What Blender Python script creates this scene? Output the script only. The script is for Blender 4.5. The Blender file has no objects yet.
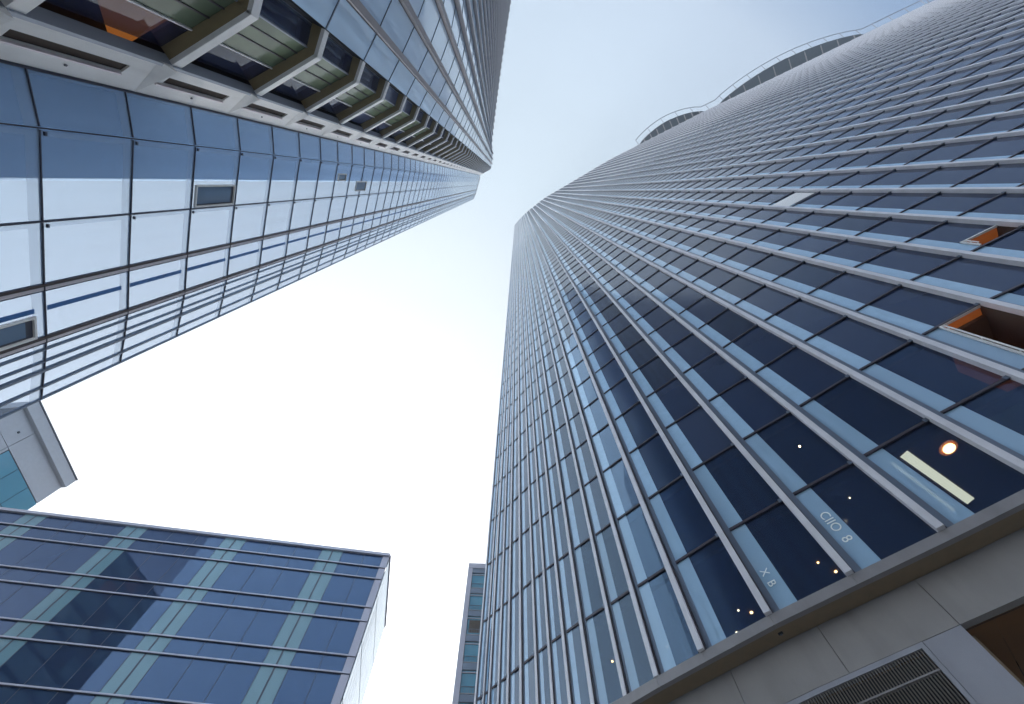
import bpy, bmesh, math, random
from mathutils import Vector, Matrix

random.seed(7)
sc = bpy.context.scene
COL = sc.collection

# ------------------------------------------------------------------ camera
W, H = 1024, 704
FOC = 455.0
ZEN = (514.0, 187.0)
EYE = 1.6
vx, vy = (ZEN[0] - 512) / FOC, (352 - ZEN[1]) / FOC
TH = math.atan(math.hypot(vx, vy)); S_, C_ = math.sin(TH), math.cos(TH)
ROLL = math.atan2(vx, vy)
R0, U0, F0 = Vector((1, 0, 0)), Vector((0, -C_, S_)), Vector((0, S_, C_))
CR = R0 * math.cos(ROLL) + U0 * math.sin(ROLL)
CU = -R0 * math.sin(ROLL) + U0 * math.cos(ROLL)
cd = bpy.data.cameras.new('camera'); cam = bpy.data.objects.new('camera', cd); COL.objects.link(cam)
cd.sensor_width = 36; cd.lens = FOC * 36 / W; cd.clip_end = 5000; cd.clip_start = 0.05
m = Matrix.Identity(4)
for i, v in enumerate((CR, CU, -F0)):
    for r in range(3): m[r][i] = v[r]
m.translation = Vector((0, 0, EYE)); cam.matrix_world = m
sc.camera = cam

# ------------------------------------------------------------------ light
SUN_EL, SUN_ROT = math.radians(24), math.radians(-38)
w = bpy.data.worlds.new('World'); sc.world = w; w.use_nodes = True
nt = w.node_tree; nt.nodes.clear()
out = nt.nodes.new('ShaderNodeOutputWorld')
sky = nt.nodes.new('ShaderNodeTexSky'); sky.sky_type = 'NISHITA'; sky.sun_disc = False
sky.sun_elevation = SUN_EL; sky.sun_rotation = SUN_ROT
sky.air_density = 1.0; sky.dust_density = 3.5; sky.ozone_density = 1.2; sky.altitude = 0
bg = nt.nodes.new('ShaderNodeBackground'); bg.inputs['Strength'].default_value = 0.15
# thin high haze over the blue: whitens the sky towards the sun and the horizon
tc = nt.nodes.new('ShaderNodeTexCoord')
dotn = nt.nodes.new('ShaderNodeVectorMath'); dotn.operation = 'DOT_PRODUCT'
hz = Vector((-0.35, 0.72, 0.60)).normalized(); dotn.inputs[1].default_value = hz
nrm = nt.nodes.new('ShaderNodeVectorMath'); nrm.operation = 'NORMALIZE'
nt.links.new(tc.outputs['Generated'], nrm.inputs[0]); nt.links.new(nrm.outputs[0], dotn.inputs[0])
mr = nt.nodes.new('ShaderNodeValToRGB')
HAZE = [(0.0, (.5, .75, 1.3)), (0.10, (.9, 1.3, 2.0)), (0.22, (1.9, 2.25, 2.72)), (0.36, (2.12, 2.5, 2.92)), (0.6, (2.35, 2.72, 3.0)), (0.7, (2.6, 2.86, 3.06)), (0.8, (2.95, 3.07, 3.2)), (0.86, (3.3, 3.38, 3.46)), (0.92, (4.2, 4.2, 4.2)), (1.0, (10, 10, 9.8))]
els = mr.color_ramp.elements  # noqa
while len(els) < len(HAZE): els.new(0.5)
for e, (p, c) in zip(els, HAZE): e.position = p; e.color = (c[0] / 10, c[1] / 10, c[2] / 10, 1)
nt.links.new(dotn.outputs['Value'], mr.inputs[0])
vs = nt.nodes.new('ShaderNodeVectorMath'); vs.operation = 'SCALE'; vs.inputs['Scale'].default_value = 10.0
nt.links.new(mr.outputs[0], vs.inputs[0])
# faint veil of thin cloud in the haze
cn = nt.nodes.new('ShaderNodeTexNoise'); cn.inputs['Scale'].default_value = 2.6; cn.inputs['Detail'].default_value = 5; cn.inputs['Roughness'].default_value = .55
cmp_ = nt.nodes.new('ShaderNodeMapping'); cmp_.inputs['Scale'].default_value = (1, 2.2, 1.6); nt.links.new(nrm.outputs[0], cmp_.inputs[0]); nt.links.new(cmp_.outputs[0], cn.inputs['Vector'])
cr = nt.nodes.new('ShaderNodeMapRange'); cr.inputs[1].default_value = .3; cr.inputs[2].default_value = .7; cr.inputs[3].default_value = 9.85; cr.inputs[4].default_value = 10.25
nt.links.new(cn.outputs[0], cr.inputs[0]); nt.links.new(cr.outputs[0], vs.inputs['Scale'])
# band of haze low over the horizon, boosted as unseen fill for the facades
sx = nt.nodes.new('ShaderNodeSeparateXYZ'); nt.links.new(nrm.outputs[0], sx.inputs[0])
hb = nt.nodes.new('ShaderNodeMapRange'); hb.inputs[1].default_value = .62; hb.inputs[2].default_value = 0.0; hb.inputs[3].default_value = 0; hb.inputs[4].default_value = 1; nt.links.new(sx.outputs[2], hb.inputs[0])
pw_ = nt.nodes.new('ShaderNodeMath'); pw_.operation = 'POWER'; pw_.inputs[1].default_value = 1.6; nt.links.new(hb.outputs[0], pw_.inputs[0])
hs = nt.nodes.new('ShaderNodeVectorMath'); hs.operation = 'SCALE'; hs.inputs[0].default_value = (18.5, 19.2, 20.2); nt.links.new(pw_.outputs[0], hs.inputs['Scale'])
ad = nt.nodes.new('ShaderNodeVectorMath'); ad.operation = 'ADD'; nt.links.new(vs.outputs[0], ad.inputs[0]); nt.links.new(hs.outputs[0], ad.inputs[1])
mx = nt.nodes.new('ShaderNodeMixRGB'); mx.inputs[0].default_value = 0.93
nt.links.new(sky.outputs[0], mx.inputs[1]); nt.links.new(ad.outputs[0], mx.inputs[2])
nt.links.new(mx.outputs[0], bg.inputs[0]); nt.links.new(bg.outputs[0], out.inputs[0])
sd = bpy.data.lights.new('sun', 'SUN'); sd.energy = 2.0; sd.angle = math.radians(2); sd.color = (1, .95, .88)
so = bpy.data.objects.new('sun', sd); COL.objects.link(so)
sdir = Vector((math.sin(SUN_ROT) * math.cos(SUN_EL), math.cos(SUN_ROT) * math.cos(SUN_EL), math.sin(SUN_EL)))
so.rotation_euler = sdir.to_track_quat('Z', 'Y').to_euler()
sc.view_settings.view_transform = 'Standard'; sc.view_settings.look = 'None'
sc.view_settings.gamma = 1; sc.view_settings.use_curve_mapping = False
sc.view_settings.exposure = 1.15
sc.cycles.max_bounces = 8; sc.cycles.glossy_bounces = 5; sc.cycles.transmission_bounces = 6
sc.cycles.transparent_max_bounces = 8

# ------------------------------------------------------------------ materials
def pbr(name, col, rough=.5, metal=0.0, ior=1.45, var=0.0, scale=3.0, bump=0.0, emit=None, strength=0, streak=0):
    mt = bpy.data.materials.new(name); mt.use_nodes = True
    n = mt.node_tree; p = n.nodes['Principled BSDF']
    p.inputs['Base Color'].default_value = (*col, 1); p.inputs['Roughness'].default_value = rough
    p.inputs['Metallic'].default_value = metal; p.inputs['IOR'].default_value = ior
    tcn = n.nodes.new('ShaderNodeTexCoord')
    if var > 0:
        no = n.nodes.new('ShaderNodeTexNoise'); no.inputs['Scale'].default_value = scale
        no.inputs['Detail'].default_value = 6; n.links.new(tcn.outputs['Object'], no.inputs['Vector'])
        r = n.nodes.new('ShaderNodeMapRange'); r.inputs[1].default_value = .3; r.inputs[2].default_value = .7
        r.inputs[3].default_value = 1 - var; r.inputs[4].default_value = 1 + var
        n.links.new(no.outputs[0], r.inputs[0])
        v = n.nodes.new('ShaderNodeVectorMath'); v.operation = 'SCALE'; v.inputs[0].default_value = col
        n.links.new(r.outputs[0], v.inputs['Scale']); n.links.new(v.outputs[0], p.inputs['Base Color'])
        r2 = n.nodes.new('ShaderNodeMapRange'); r2.inputs[3].default_value = rough * .85; r2.inputs[4].default_value = min(1, rough * 1.2)
        n.links.new(no.outputs[0], r2.inputs[0]); n.links.new(r2.outputs[0], p.inputs['Roughness'])
    if streak:      # rain streaks running down the face
        mp = n.nodes.new('ShaderNodeMapping'); mp.inputs['Scale'].default_value = (2.2, 2.2, .3); n.links.new(tcn.outputs['Object'], mp.inputs[0])
        ns = n.nodes.new('ShaderNodeTexNoise'); ns.inputs['Scale'].default_value = 1.0; ns.inputs['Detail'].default_value = 4; n.links.new(mp.outputs[0], ns.inputs['Vector'])
        rs = n.nodes.new('ShaderNodeMapRange'); rs.inputs[1].default_value = .45; rs.inputs[2].default_value = .75; rs.inputs[3].default_value = 1; rs.inputs[4].default_value = 1 - streak
        n.links.new(ns.outputs[0], rs.inputs[0])
        v2 = n.nodes.new('ShaderNodeVectorMath'); v2.operation = 'SCALE'; n.links.new(v.outputs[0], v2.inputs[0]); n.links.new(rs.outputs[0], v2.inputs['Scale'])
        n.links.new(v2.outputs[0], p.inputs['Base Color'])
    if bump:
        nb = n.nodes.new('ShaderNodeTexNoise'); nb.inputs['Scale'].default_value = 0.7
        nb.inputs['Detail'].default_value = 2; n.links.new(tcn.outputs['Object'], nb.inputs['Vector'])
        b = n.nodes.new('ShaderNodeBump'); b.inputs['Strength'].default_value = bump; b.inputs['Distance'].default_value = .02
        n.links.new(nb.outputs[0], b.inputs['Height']); n.links.new(b.outputs[0], p.inputs['Normal'])
    if emit:
        p.inputs['Emission Color'].default_value = (*emit, 1); p.inputs['Emission Strength'].default_value = strength
    return mt

def clear_glass(name, tint, refl_ior, see, through=(.75, .78, .76), frit=None, rough=.0, mir=(.9, .95, 1)):
    """tinted pane: the mirror part follows Fresnel, the rest is split between clear and tinted body"""
    mt = bpy.data.materials.new(name); mt.use_nodes = True
    n = mt.node_tree; n.nodes.remove(n.nodes['Principled BSDF'])
    df = n.nodes.new('ShaderNodeBsdfDiffuse'); df.inputs[0].default_value = (*tint, 1)
    gl = n.nodes.new('ShaderNodeBsdfGlossy'); gl.inputs['Roughness'].default_value = rough; gl.inputs[0].default_value = (*mir, 1)
    t = n.nodes.new('ShaderNodeBsdfTransparent'); t.inputs[0].default_value = (*through, 1)
    fr = n.nodes.new('ShaderNodeFresnel'); fr.inputs['IOR'].default_value = refl_ior
    m1 = n.nodes.new('ShaderNodeMixShader'); m1.inputs[0].default_value = see
    if frit:      # printed border marked out by the UVs
        uv = n.nodes.new('ShaderNodeUVMap'); sp = n.nodes.new('ShaderNodeSeparateXYZ'); n.links.new(uv.outputs[0], sp.inputs[0])
        def cmp(sock, thr, op):
            c = n.nodes.new('ShaderNodeMath'); c.operation = op; c.inputs[1].default_value = thr; n.links.new(sock, c.inputs[0]); return c.outputs[0]
        a = cmp(sp.outputs[1], .88, 'GREATER_THAN'); b = cmp(sp.outputs[0], .07, 'LESS_THAN')
        mxx = n.nodes.new('ShaderNodeMath'); mxx.operation = 'MAXIMUM'; n.links.new(a, mxx.inputs[0]); n.links.new(b, mxx.inputs[1])
        mm = n.nodes.new('ShaderNodeMapRange'); mm.inputs[3].default_value = see; mm.inputs[4].default_value = frit; n.links.new(mxx.outputs[0], mm.inputs[0])
        n.links.new(mm.outputs[0], m1.inputs[0])
    n.links.new(df.outputs[0], m1.inputs[1]); n.links.new(t.outputs[0], m1.inputs[2])
    # the pane mirrors at its outer skin only
    geo = n.nodes.new('ShaderNodeNewGeometry'); inv = n.nodes.new('ShaderNodeMath'); inv.operation = 'SUBTRACT'; inv.inputs[0].default_value = 1
    n.links.new(geo.outputs['Backfacing'], inv.inputs[1])
    mu = n.nodes.new('ShaderNodeMath'); mu.operation = 'MULTIPLY'; n.links.new(fr.outputs[0], mu.inputs[0]); n.links.new(inv.outputs[0], mu.inputs[1])
    m2 = n.nodes.new('ShaderNodeMixShader')
    n.links.new(mu.outputs[0], m2.inputs[0]); n.links.new(m1.outputs[0], m2.inputs[1]); n.links.new(gl.outputs[0], m2.inputs[2])
    n.links.new(m2.outputs[0], n.nodes['Material Output'].inputs['Surface'])
    return mt

M = {}
M['navy'] = pbr('navy_glass', (.018, .026, .06), .10, 0, 1.58, bump=.04)
M['navyclear'] = clear_glass('navy_clear_glass', (.025, .04, .09), 1.55, .6, mir=(.5, .68, 1), rough=.09)
_p = M['navy'].node_tree.nodes['Principled BSDF']; _p.inputs['Specular Tint'].default_value = (.58, .72, .96, 1); _p.inputs['Base Color'].default_value = (.014, .024, .062, 1)
for nm_, bc_ in (('navy2', (.03, .042, .085)), ('navy3', (.009, .016, .042))):
    M[nm_] = pbr('navy_glass', bc_, .10, 0, 1.58, bump=.04); M[nm_].node_tree.nodes['Principled BSDF'].inputs['Specular Tint'].default_value = (.58, .72, .96, 1)
for nm_, bc_ in (('navyl', (.020, .034, .07)), ('navyl2', (.05, .07, .11))):
    M[nm_] = pbr('silver_navy_glass', bc_, .02, 0, 2.1, bump=.05); M[nm_].node_tree.nodes['Principled BSDF'].inputs['Specular Tint'].default_value = (.62, .80, 1, 1)
M['navyclearl'] = clear_glass('silver_clear_glass', (.03, .05, .10), 2.0, .6, mir=(.62, .80, 1))
M['strip'] = pbr('sky_reflection_panel', (.36, .54, .71), .05, 0, 1.8, var=.05, bump=.03)  # reflected sky painted as a pale blue base colour
M['stripclear'] = clear_glass('sky_reflection_clear', (.36, .54, .71), 1.8, .25)  # same painted sky reflection for the see-through rows
M['fin'] = pbr('champagne_aluminium', (.64, .63, .655), .42, .1, 1.45, var=.08, scale=1.5)
M['frame'] = pbr('grey_blue_frame', (.16, .19, .24), .4, .3)
M['bar'] = pbr('dark_brown_bar', (.05, .04, .05), .5, .2)
M['trim'] = pbr('sill_metal', (.27, .255, .255), .5, .2, streak=.14, var=.06, scale=2)
M['podium'] = pbr('podium_stone', (.28, .265, .255), .75, streak=.11, var=.07, scale=1.2)
M['podium2'] = pbr('podium_stone_cool', (.29, .295, .325), .75, streak=.10, var=.06, scale=1.4)
M['soffit'] = pbr('brown_soffit', (.22, .16, .10), .8, var=.1)
M['joint'] = pbr('dark_joint', (.06, .055, .055), .9)
M['core'] = pbr('dark_core', (.02, .02, .025), .9)
M['ceil'] = pbr('room_ceiling', (.12, .07, .035), .8, var=.2, scale=.7)
M['orange'] = pbr('orange_room_glow', (.55, .17, .03), .8, var=.2, scale=.9, emit=(.7, .24, .05), strength=.14)  # surfaces glow by themselves in place of lamplight in the room
M['orange2'] = pbr('rust_orange_room_glow', (.42, .13, .03), .8, var=.25, scale=.9, emit=(.8, .2, .03), strength=.07)  # weak glow painted in for the open rooms' lamplight
M['room'] = pbr('room_wall', (.07, .045, .03), .8, var=.3, scale=.6)
M['curtain'] = pbr('green_grey_blind', (.20, .25, .20), .8, var=.08, scale=2)
M['curtainy'] = pbr('yellow_blind', (.42, .38, .17), .8, var=.08, scale=2)
M['louver'] = pbr('louvre_metal', (.19, .17, .15), .5, .3)
M['lamp'] = pbr('warm_lamp', (1, .8, .5), .5, emit=(1, .62, .28), strength=9)
M['lamps'] = pbr('small_warm_lamp', (1, .8, .5), .5, emit=(1, .6, .3), strength=2.5)
M['lampw'] = pbr('white_lamp', (1, 1, .9), .5, emit=(1, .92, .7), strength=5)
M['glowring'] = pbr('lamp_reflector', (.6, .2, .06), .4, emit=(1, .3, .06), strength=.35)
M['tube'] = pbr('pale_tube', (.9, .9, .8), .5, emit=(1, 1, .84), strength=1.25)
M['mark'] = pbr('reflected_sign_white', (.8, .85, .82), .5)
M['rail'] = pbr('rail_steel', (.16, .17, .20), .4, .5)
M['railw'] = pbr('white_rail', (.86, .84, .80), .4)
M['deck'] = pbr('dark_deck', (.015, .013, .013), .8, var=.3, scale=.6)
M['bracket'] = pbr('bracket_steel', (.38, .33, .30), .5, .3)
M['ltglass'] = clear_glass('blue_screen_glass', (.42, .54, .70), 1.45, .79, (.89, .925, .965), frit=.58, rough=.09)
M['ltflat'] = pbr('sky_reflection_glass', (.60, .80, 1.0), .04, .0, 1.9, bump=.05)  # sky reflection put into the light blue base colour
M['dark'] = pbr('dark_mullion', (.07, .07, .09), .45, .2)
M['brownmul'] = pbr('brown_mullion', (.075, .05, .045), .5, .2)
M['pinkmul'] = pbr('rose_grey_flange', (.75, .68, .68), .5, .2)
M['bluerec'] = pbr('blue_recess', (.05, .16, .40), .3)
M['white'] = pbr('white_cladding', (.84, .82, .79), .6, streak=.15, var=.04, scale=1.5)
M['whitefin'] = pbr('white_slab_edge', (.86, .84, .81), .55, var=.05)
M['brown'] = pbr('brown_underside', (.30, .23, .12), .7, var=.1)
M['entbrown'] = pbr('rust_brown_ceiling', (.19, .095, .04), .7, var=.15, scale=.5)
M['slot'] = pbr('dark_slot', (.05, .03, .02), .8)
M['ltfin'] = pbr('taupe_fin', (.34, .31, .31), .5, .2, var=.08, scale=1)
M['bayglass'] = pbr('bay_glass', (.08, .10, .19), .05, 0, 1.3, bump=.03)
M['bayclear'] = clear_glass('bay_clear_glass', (.05, .06, .14), 1.2, .6)
M['baygreen'] = pbr('green_grey_bay_glass', (.15, .19, .125), .12, 0, 1.2, var=.15, scale=.8)
M['ltbody'] = pbr('blue_body_panel', (.46, .68, .92), .35, var=.04)
M['greyf'] = pbr('cool_grey_frame', (.30, .33, .38), .5, .2)
M['blglass'] = pbr('indigo_glass', (.018, .034, .075), .02, 0, 2.05, bump=.05)
M['blglass'].node_tree.nodes['Principled BSDF'].inputs['Specular Tint'].default_value = (.52, .66, .95, 1)
M['blteal'] = pbr('teal_glass', (.16, .26, .29), .05, 0, 1.6, bump=.02)
M['blside'] = pbr('bright_reflection_glass', (.62, .72, .78), .12, .35, 1.5, bump=.05, var=.08, scale=.8)  # sky brightness on the side glass put into its pale base colour
M['blstrip'] = pbr('mauve_grey_strip', (.46, .42, .46), .4, .3)
M['ventglass'] = pbr('grey_blue_vent_glass', (.16, .23, .32), .05, 0, 1.5)
M['sbwall'] = pbr('grey_white_cladding', (.47, .46, .48), .65, var=.04)
M['sbglass'] = pbr('teal_blue_glass', (.10, .30, .40), .03, 0, 1.8)
M['asphalt'] = pbr('asphalt', (.05, .05, .05), .9, var=.2)
M['paving'] = pbr('paving', (.50, .49, .47), .8, var=.1)

HAZE_ON = True
hm = bpy.data.materials.new('haze'); hm.use_nodes = True; hm.node_tree.nodes.remove(hm.node_tree.nodes['Principled BSDF'])
pv = hm.node_tree.nodes.new('ShaderNodeVolumePrincipled'); pv.inputs['Color'].default_value = (.72, .86, 1, 1); pv.inputs['Density'].default_value = .0009; pv.inputs['Anisotropy'].default_value = .3
hm.node_tree.links.new(pv.outputs[0], hm.node_tree.nodes['Material Output'].inputs['Volume']); M['haze'] = hm
# ------------------------------------------------------------------ mesh helpers
def project(p):
    d = Vector(p) - Vector((0, 0, EYE)); z = d.dot(F0)
    if z < .1: return None
    return 512 + FOC * d.dot(CR) / z, 352 - FOC * d.dot(CU) / z

def screen_size(vs):
    pts = [project(v) for v in vs]
    pts = [p for p in pts if p]
    if not pts: return 0
    x0 = max(0, min(p[0] for p in pts)); x1 = min(W, max(p[0] for p in pts))
    y0 = max(0, min(p[1] for p in pts)); y1 = min(H, max(p[1] for p in pts))
    if x1 <= x0 or y1 <= y0: return 0
    return (x1 - x0) * (y1 - y0)

class Geo:
    def __init__(s, lean=(0, 0)): s.v = []; s.f = []; s.m = []; s.uv = []; s.lean = lean
    def P(s, x, y, z):
        l = s.lean(x, y) if callable(s.lean) else s.lean
        return (x + l[0] * z, y + l[1] * z, z + EYE)
    def quad(s, pts, mat, uv=False):
        b = len(s.v); s.v += [s.P(*p) for p in pts]; n = len(pts)
        s.f.append(tuple(range(b, b + n))); s.m.append(mat)
        s.uv.append([(0, 0), (1, 0), (1, 1), (0, 1)] if uv else [(.5, .5)] * n)
        return s
    def hexa(s, lo, hi, mat, uvface=None):
        """lo, hi: four plan corners each, as (x, y, z)"""
        b = len(s.v); s.v += [s.P(*p) for p in lo] + [s.P(*p) for p in hi]
        fs = [(3, 2, 1, 0), (4, 5, 6, 7), (0, 1, 5, 4), (1, 2, 6, 5), (2, 3, 7, 6), (3, 0, 4, 7)]
        for i, f in enumerate(fs):
            s.f.append(tuple(b + k for k in f)); s.m.append(mat)
            s.uv.append([(0, 0), (1, 0), (1, 1), (0, 1)] if uvface == i else [(.5, .5)] * 4)
        return s
    def pbox(s, fr, a, b_, d0, d1, z0, z1, mat, uvface=None, jit=0, sk=None):
        """box on wall frame fr=(origin, tangent, outward normal): a..b along, d0..d1 outward"""
        o, t, n = fr
        def pt(u, d, z):
            if sk: d = d - sk[0] * (sk[1] - u)
            return (o[0] + t[0] * u + n[0] * d, o[1] + t[1] * u + n[1] * d, z)
        j = [random.uniform(-jit, jit) for _ in range(4)] if jit else [0] * 4
        lo = [pt(a, d1 + j[0], z0), pt(b_, d1 + j[1], z0), pt(b_, d0, z0), pt(a, d0, z0)]
        hi = [pt(a, d1 + j[2], z1), pt(b_, d1 + j[3], z1), pt(b_, d0, z1), pt(a, d0, z1)]
        return s.hexa(lo, hi, mat, uvface)
    def prism(s, poly, z0, z1, mat, top=None):
        n = len(poly); b = len(s.v)
        s.v += [s.P(p[0], p[1], z0) for p in poly] + [s.P(p[0], p[1], z1) for p in poly]
        s.f.append(tuple(range(b + n - 1, b - 1, -1))); s.m.append(mat); s.uv.append([(.5, .5)] * n)
        s.f.append(tuple(range(b + n, b + 2 * n))); s.m.append(mat); s.uv.append([(.5, .5)] * n)
        for i in range(n):
            k = (i + 1) % n
            s.f.append((b + i, b + k, b + n + k, b + n + i)); s.m.append(mat); s.uv.append([(.5, .5)] * 4)
        return s
    def bar(s, p, q, r, mat, sides=6):
        p = Vector(s.P(*p)); q = Vector(s.P(*q)); d = (q - p).normalized()
        a = d.orthogonal().normalized(); c = d.cross(a); b = len(s.v)
        for e in (p, q):
            for k in range(sides):
                an = 2 * math.pi * k / sides; s.v.append(tuple(e + a * math.cos(an) * r + c * math.sin(an) * r))
        for k in range(sides):
            l = (k + 1) % sides
            s.f.append((b + k, b + l, b + sides + l, b + sides + k)); s.m.append(mat); s.uv.append([(.5, .5)] * 4)
        s.f.append(tuple(b + k for k in range(sides))[::-1]); s.m.append(mat); s.uv.append([(.5, .5)] * sides)
        s.f.append(tuple(b + sides + k for k in range(sides))); s.m.append(mat); s.uv.append([(.5, .5)] * sides)
        return s
    def tube(s, pts, r, mat, sides=6):
        for a, b in zip(pts, pts[1:]): s.bar(a, b, r, mat, sides)
        return s
    def add(s, o):
        b = len(s.v); s.v += o.v; s.f += [tuple(i + b for i in f) for f in o.f]; s.m += o.m; s.uv += o.uv; return s

def link(name, g, parent=None, label=None, kind=None, smooth=False):
    me = bpy.data.meshes.new(name)
    off = Vector(parent['base']) if parent is not None and 'base' in parent else Vector((0, 0, 0))
    me.from_pydata([tuple(Vector(v) - off) for v in g.v], [], g.f)
    mats = []
    for k in g.m:
        if k not in mats: mats.append(k)
    for k in mats: me.materials.append(M[k])
    idx = {k: i for i, k in enumerate(mats)}
    me.polygons.foreach_set('material_index', [idx[k] for k in g.m])
    uvl = me.uv_layers.new(name='UVMap')
    flat = [c for u in g.uv for p in u for c in p]
    uvl.data.foreach_set('uv', flat)
    bm = bmesh.new(); bm.from_mesh(me); bmesh.ops.recalc_face_normals(bm, faces=bm.faces); bm.to_mesh(me); bm.free()
    me.update()
    o = bpy.data.objects.new(name, me); COL.objects.link(o)
    if parent is not None:
        o.parent = parent
        if 'base' in parent: o['base'] = parent['base']
    if label: o['label'] = label
    if kind: o['kind'] = kind
    return o

def thing(name, label, cat, loc, group=None):
    o = bpy.data.objects.new(name, None); COL.objects.link(o); o.location = loc
    o.empty_display_size = 1; o['base'] = list(loc); o['label'] = label; o['category'] = cat
    if group: o['group'] = group
    return o

class Parts:
    """collects every instance of each part of one thing; the 100 that show largest become parts of their own"""
    def __init__(s, root): s.root = root; s.d = {}
    def put(s, name, g): s.d.setdefault(name, []).append(g)
    def flush(s, limit=100):
        for name, L in s.d.items():
            L = [(screen_size(g.v), i, g) for i, g in enumerate(L)]
            L.sort(key=lambda t: (-t[0], t[1]))
            n = 0
            rest = Geo()
            for sz, _, g in L:
                if n < limit and (sz > 0 or len(L) <= limit): link(name, g, s.root); n += 1
                else: rest.add(g)
            if rest.v: link(name, rest, s.root, kind='stuff')

def frame(p, q, toward=(0, 0)):
    dx, dy = q[0] - p[0], q[1] - p[1]; L = math.hypot(dx, dy); t = (dx / L, dy / L); n = (-t[1], t[0])
    if n[0] * (toward[0] - p[0]) + n[1] * (toward[1] - p[1]) < 0: n = (-n[0], -n[1])
    return (p, t, n), L

# ------------------------------------------------------------------ ground
g = Geo(); g.quad([(-1500, -1500, -EYE), (1500, -1500, -EYE), (1500, 1500, -EYE), (-1500, 1500, -EYE)], 'asphalt')
o = link('ground', g); o['kind'] = 'structure'
g = Geo(); g.quad([(-60, -60, -EYE + .006), (60, -60, -EYE + .006), (60, 60, -EYE + .006), (-60, 60, -EYE + .006)], 'paving')
o = link('pavement', g); o['kind'] = 'structure'

# ================================================================== RIGHT TOWER
LR = (.007, .007)
NODES = [(-1.51, 21.05), (-1.14, 20.7), (-0.88, 20.35), (-0.48, 19.9), (-0.08, 19.46), (0.45, 18.83), (1.05, 18.13), (1.57, 17.55),
         (2.13, 16.97), (2.82, 16.29), (3.77, 15.44), (4.69, 14.55), (5.97, 13.4), (7.72, 11.86), (9.72, 10.29), (11.8, 8.68),
         (13.87, 7.0), (15.95, 5.45), (18.08, 3.94)]
WAY = [(18.08, 3.94), (56.8, -18.6), (110, -45.3), (232, -103), (285, -126)]
for x_, y_ in ((20.4, 2.6), (22.7, 1.25), (25.2, -.2), (28.0, -1.8), (31.0, -3.6), (34.0, -5.3), (36.8, -6.95), (39.7, -8.6), (42.8, -10.4), (46.1, -12.35), (49.7, -14.45), (53.3, -16.55), (56.8, -18.6)): NODES.append((x_, y_))
for (a, b), pt in zip(list(zip(WAY, WAY[1:]))[1:], (4.6, 5.6, 6.5)):
    L = math.hypot(b[0] - a[0], b[1] - a[1]); n = round(L / pt)
    for k in range(1, n + 1): NODES.append((a[0] + (b[0] - a[0]) * k / n, a[1] + (b[1] - a[1]) * k / n))
HT = 308.0
Z0 = 10.1; ZF = 13.5; PITCH = 3.8
zs = [Z0] + [ZF + PITCH * k for k in range(int((HT - ZF) / PITCH) + 1)] + [HT]
rt = thing('curved_glass_skyscraper', 'tall curved navy glass tower with pale vertical fins fanning upward above a stone podium', 'skyscraper', (30, 12, 0))
rp = Parts(rt)
ROOM_Z = zs[2]
OPEN = {}          # (bay, floor) -> kind of open window
def bay_of(az):
    for i in range(len(NODES) - 1):
        a0 = math.degrees(math.atan2(NODES[i][1], NODES[i][0])); a1 = math.degrees(math.atan2(NODES[i + 1][1], NODES[i + 1][0]))
        if a1 <= az <= a0: return i
OPEN[(bay_of(15.0), 1)] = 'big'; OPEN[(bay_of(5.2), 3)] = 'small'
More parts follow.
